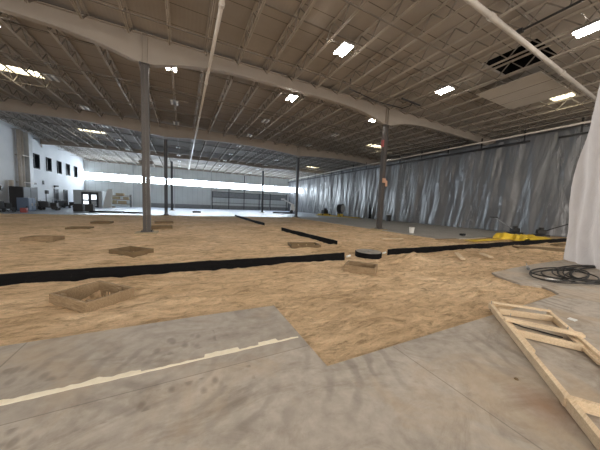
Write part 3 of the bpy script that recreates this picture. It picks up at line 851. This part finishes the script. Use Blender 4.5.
# cream patch line beside the joint
q = MB(); N = 420; vs = []
for i in range(N):
    x = -3.2+4.46*i/(N-1); yc = 2.485-.012*(x+1)
    a = .018+.012*nz(x*3, 2)
    step = 0
    if .20 < x < .55 or .78 < x < 1.0: step = .05
    if x < -.35: step = .035+.045*nz(x*5, 9)+.02*nz(x*17, 9)
    b = .020+step+.014*nz(x*14, 5)
    vs += [(x, yc-a*(.7+.3*nz(x*9, 3)), .0006), (x, yc-a*.6, .003), (x, yc+b*.9, .003), (x, yc+b, .0006)]
q.add(vs, [(i*4+j, i*4+j+1, (i+1)*4+j+1, (i+1)*4+j) for i in range(N-1) for j in range(3)])
one(q, 'patch_line', M_paint, 'ragged cream line of patching compound on the foreground slab', 'patch')
q = MB(); q.tube([(2.9, .98, .0), (2.9, .98, .012)], [.02, .012], 8); one(q, 'dirt_clod', M_wood_dark, 'tiny dark dirt clod on the slab left of the stud frame', 'dirt')

# ---------------------------------------------------------------- far end
# railing / framing grid before the far wall
t = thing('railing_grid', 'dark open metal framing grid standing against the far wall', 'metal frame', (0, YF-.45, 0))
for (x, z1) in ((6.1, 4.05), (9.8, 5.6), (13.4, 8.2), (17.2, 4.1), (20.1, 4.2), (24.6, 4.3)):
    q = MB(); q.box((x, 0, z1/2), (.16, .12, z1)); q.obj('post', M_steel_dark, t)
for z in (4.0, 2.75, 1.5):
    q = MB(); q.box((15.35, 0, z), (18.5, .08, .13 if z > 3 else .09)); q.obj('rail', M_steel_dark, t)
q = MB(); q.box((15.35, .06, 3.3), (18.4, .02, 1.25)); q.obj('mesh_panel', M_grey, t)

# white boom machine near column
t = thing('boom_lift', 'small white machine with a raised arm at the far right end of the hall', 'machine', (21.3, 46, 0), -.3)
q = MB(); q.box((0, 0, .85), (1.5, .9, .9)); q.box((-.3, 0, 1.5), (.7, .7, .6)); q.obj('body', M_whitep, t, bevel=.08)
q = MB(); q.bar((0, 0, 1.6), (-2.2, 0, 2.7), .25, .25); q.obj('arm', M_whitep, t)
q = MB(); q.box((-2.4, 0, 2.75), (.7, .6, .4)); q.obj('basket', M_whitep, t, bevel=.05)
for sx in (-1, 1):
    for sy in (-1, 1):
        q = MB(); q.tube([(sx*.5, sy*.35, .3), (sx*.5, sy*.5, .3)], .3, 14); q.obj('wheel', M_rubber, t)
# machines by the curtain
t = thing('floor_grinder', 'low black and yellow machine by the curtain right of the far column', 'machine', (22.2, 35.2, 0), .2)
q = MB(); q.box((0, 0, .22), (2.3, .9, .2)); q.obj('deck', M_yellow_m, t, bevel=.04)
q = MB(); q.box((.1, 0, .65), (1.0, .7, .65)); q.box((.2, 0, 1.1), (.5, .4, .3)); q.obj('engine', M_blackmetal, t, bevel=.06)
for sx in (-1, 1):
    for sy in (-1, 1):
        q = MB(); q.tube([(sx*.8, sy*.38, .16), (sx*.8, sy*.5, .16)], .16, 12); q.obj('wheel', M_rubber, t)
q = MB(); q.tube([(-.9, 0, .3), (-1.5, 0, 1.0)], .04, 8); q.obj('handle', M_blackmetal, t)
t = thing('drum_fan', 'round black drum fan on legs standing by the curtain', 'fan', (22.6, 31.0, 0), -1.1)
q = MB(); q.tube([(-.35, 0, 1.35), (.35, 0, 1.35)], .72, 24); q.obj('drum', M_blackmetal, t)
q = MB(); q.tube([(.352, 0, 1.35), (.37, 0, 1.35)], .64, 24); q.obj('grille', M_grey, t)
for sy in (-1, 1):
    q = MB(); q.tube([(0, sy*.6, 1.2), (.3, sy*.62, .0)], .04, 6); q.tube([(0, sy*.6, 1.2), (-.3, sy*.62, .0)], .04, 6); q.obj('leg', M_blackmetal, t)
q = MB(); q.box((0, 0, .35), (.5, 1.0, .3)); q.obj('base_box', M_yellow_m, t)
q = MB(); q.prism([(20.9, 35.9), (23.9, 36.4), (24.4, 28.3), (23.6, 28.0)], 0, .1); one(q, 'pallet_mat', M_yellow_m, 'long low yellowish mat under the machines by the curtain', 'mat')
t = thing('trash_bin', 'small dark bin standing at the foot of the curtain', 'bin', (24.0, 22.4, 0))
q = MB(); q.tube([(0, 0, 0), (0, 0, .8)], [.26, .32], 16); q.obj('body', M_blackmetal, t)
q = MB(); q.tube([(0, 0, .8), (0, 0, .87)], .34, 16); q.obj('rim', M_grey, t)

# vestibule at the far left
t = thing('entry_vestibule', 'grey boxed vestibule with glazed double doors at the far left corner', 'vestibule', (-13.55, 50.5, 0))
q = MB(); q.box((0, 0, 1.35), (3.5, 3.0, 2.7)); q.obj('shell', M_lightgrey, t, bevel=.02)
q = MB(); q.box((.3, -1.55, 1.2), (2.1, .1, 2.4)); q.obj('door_frame', M_steel_dark, t)
for sx in (-.5, .5):
    q = MB(); q.box((.3+sx, -1.62, 1.12), (.95, .06, 2.2)); dd = q.obj('door', M_steel_dark, t)
    for zz in (.62, 1.62):
        q = MB(); q.box((.3+sx, -1.66, zz), (.62, .03, .78)); q.obj('pane', M_door_lite if not (sx > 0 and zz < 1) else M_lightgrey, dd)
t = thing('leaning_drywall', 'white drywall sheets leaning beside the vestibule', 'drywall', (-11.15, 49.6, 0))
q = MB(); q.add([(-.6, -.5, 0), (.6, -.5, 0), (.6, .3, 3.1), (-.1, .3, 3.1), (-.6, -.35, 0), (.6, -.35, 0), (.6, .42, 3.1), (-.1, .42, 3.1)], [(0,1,2,3),(4,5,6,7),(0,1,5,4),(1,2,6,5),(2,3,7,6),(3,0,4,7)]); q.obj('sheet', M_whitep, t)
q = MB(); q.box((.2, .6, .1), (1.2, .6, .2)); q.obj('dunnage', M_wood_old, t)
t = thing('material_rack', 'rack of tan boxed materials by the far wall beside the vestibule', 'rack', (-10.4, 54.5, 0))
for sx in (-1.6, 1.6):
    for sy in (-.5, .5):
        q = MB(); q.box((sx, sy, 1.2), (.1, .1, 2.4)); q.obj('upright', M_steel_dark, t)
for z in (.6, 1.4, 2.1):
    q = MB(); q.box((0, 0, z), (3.3, 1.1, .1)); q.obj('shelf', M_wood_old, t)
rb = [(-1.0, .65, .9, .6), (.3, .65, 1.2, .5), (-.7, 1.45, 1.3, .5), (.9, 1.45, .8, .45), (0, 2.15, 1.2, .4)]
for k, (x, z, w_, h_) in enumerate(rb):
    q = MB(); q.box((-10.4+x, 54.5, z+.01+h_/2), (w_, .8, h_)); one(q, 'carton', M_tan, ['tan carton on the low shelf of the far rack, left', 'tan carton on the low shelf of the far rack, right', 'wide tan carton on the middle shelf of the far rack', 'small tan carton on the middle shelf of the far rack, right', 'tan carton alone on the top shelf of the far rack'][k], 'box', 'cartons on the far rack', bevel=.02)
# stuff on the far left slab
for k, (x, y, w_) in enumerate(((-10.3, 34.4, .8), (-9.35, 34.4, .75))):
    t = thing('tool_crate', ['black tool crate before the vestibule, left of the pair', 'black tool crate before the vestibule, right of the pair'][k], 'crate', (x, y, 0))
    q = MB(); q.box((0, 0, .38), (w_, .7, .72)); q.obj('body', M_blackmetal, t, bevel=.04)
    q = MB(); q.box((0, 0, .78), (w_+.06, .76, .1)); q.obj('lid', M_rubber, t, bevel=.02)
q = MB(); q.prism([(-9.0, 32.6), (-6.2, 32.2), (-6.0, 33.6), (-8.6, 34.0)], 0, .14); one(q, 'tarp_pile', M_film, 'low dark tarp pile on the bright far slab, left one', 'tarp', bevel=.1)
q = MB(); q.prism([(-5.9, 32.0), (-4.0, 31.7), (-4.2, 32.8), (-5.6, 33.0)], 0, .12); one(q, 'tarp_pile', M_film, 'low dark tarp pile on the bright far slab, behind the left columns', 'tarp', bevel=.08)
q = MB(); q.prism([(1.2, 36.6), (2.4, 36.8), (2.3, 37.8), (1.5, 37.6)], 0, .2); one(q, 'tarp_pile', M_film, 'small dark heap on the bright far slab right of the left columns', 'tarp', bevel=.1)
q = MB(); q.prism([(14.6, 40.6), (19.4, 41), (19.0, 42.4), (15.5, 42.3)], 0, .22); one(q, 'tarp_pile', M_film, 'low dark pile on the bright far slab beside the white machine', 'tarp', bevel=.08)
# left side equipment
def cab(name, loc, d_, mat, lab, doors=2):
    t = thing(name, lab, 'cabinet', loc)
    q = MB(); q.box((0, 0, d_[2]/2), d_); q.obj('body', mat, t, bevel=.02)
    for k in range(doors):
        w_ = d_[1]/doors
        q = MB(); q.box((d_[0]/2+.02, -d_[1]/2+w_*(k+.5), d_[2]/2), (.04, w_-.06, d_[2]-.12)); dr = q.obj('door', mat, t)
        q = MB(); q.box((d_[0]/2+.06, -d_[1]/2+w_*(k+.5)+.2, d_[2]/2), (.04, .04, .3)); q.obj('handle', M_pipe, dr)
cab('electrical_cabinet', (-15.0, 35.4, 0), (1.0, 2.6, 2.4), M_blackmetal, 'tall black electrical cabinet at the foot of the left wall duct')
cab('storage_cabinet', (-14.0, 33.4, 0), (.8, 1.3, 1.3), M_blue, 'blue grey storage cabinet in front of the tall black cabinet')
def stand(loc, lab, hgt=2.0):
    t = thing('work_light_stand', lab, 'work light', loc, .3)
    q = MB(); q.tube([(0, 0, .3), (0, 0, hgt)], .04, 8); q.obj('mast', M_blackmetal, t)
    q = MB(); q.box((0, 0, hgt), (.1, 1.5, .08)); q.obj('crossbar', M_blackmetal, t)
    for sy in (-.6, .6):
        q = MB(); q.box((.08, sy, hgt+.12), (.25, .62, .42)); q.obj('lamp_head', M_blackmetal, t, bevel=.03)
    for k in range(3):
        a = k*2*PI/3; q = MB(); q.tube([(0, 0, .6), (.6*math.cos(a), .6*math.sin(a), 0.02)], .03, 6); q.obj('leg', M_blackmetal, t)
stand((-14.6, 38.9, 0), 'black twin head work light stand near the middle of the left wall', 1.9)
stand((-14.9, 31.2, 0), 'black twin head work light stand at the left edge of the photo', 2.0)
def cart(loc, lab, rot=0):
    t = thing('tool_cart', lab, 'cart', loc, rot)
    q = MB(); q.box((0, 0, .35), (1.5, .9, .12)); q.obj('deck', M_blackmetal, t)
    for k, (a, b, c, d_) in enumerate(((-.35, 0, .6, .55), (.35, .1, .5, .4))):
        q = MB(); q.box((a, b, .41+d_/2), (c, .7, d_)); q.obj('bin', M_rubber if k else M_steel_dark, t, bevel=.04)
    q = MB(); q.tube([(-.75, -.4, .4), (-.85, -.4, 1.1), (-.85, .4, 1.1), (-.75, .4, .4)], .03, 8); q.obj('handle', M_grey, t)
    for sx in (-1, 1):
        for sy in (-1, 1):
            q = MB(); q.tube([(sx*.6, sy*.38, .15), (sx*.6, sy*.46, .15)], .15, 12); q.obj('wheel', M_rubber, t)
cart((-14.2, 37.6, 0), 'loaded black tool cart below the twin head work light stand', .4)
cart((-14.6, 43.0, 0), 'loaded tool cart by the second door of the left wall', 1.0)
cart((-14.8, 45.6, 0), 'loaded tool cart farther along the left wall, before the vestibule', .2)
cart((-14.3, 30.3, 0), 'loaded black tool cart at the left edge of the photo', 1.2)
cart((-13.2, 35.9, 0), 'loaded tool cart in front of the tall black cabinet', .1)
t = thing('fuel_can', 'small red plastic can on the slab edge before the blue grey cabinet', 'can', (-12.7, 29.9, 0))
q = MB(); q.box((0, 0, .22), (.45, .3, .42)); q.obj('body', M_red, t, bevel=.05)
q = MB(); q.tube([(.12, 0, .42), (.2, 0, .58)], .035, 8); q.obj('spout', M_blackmetal, t)
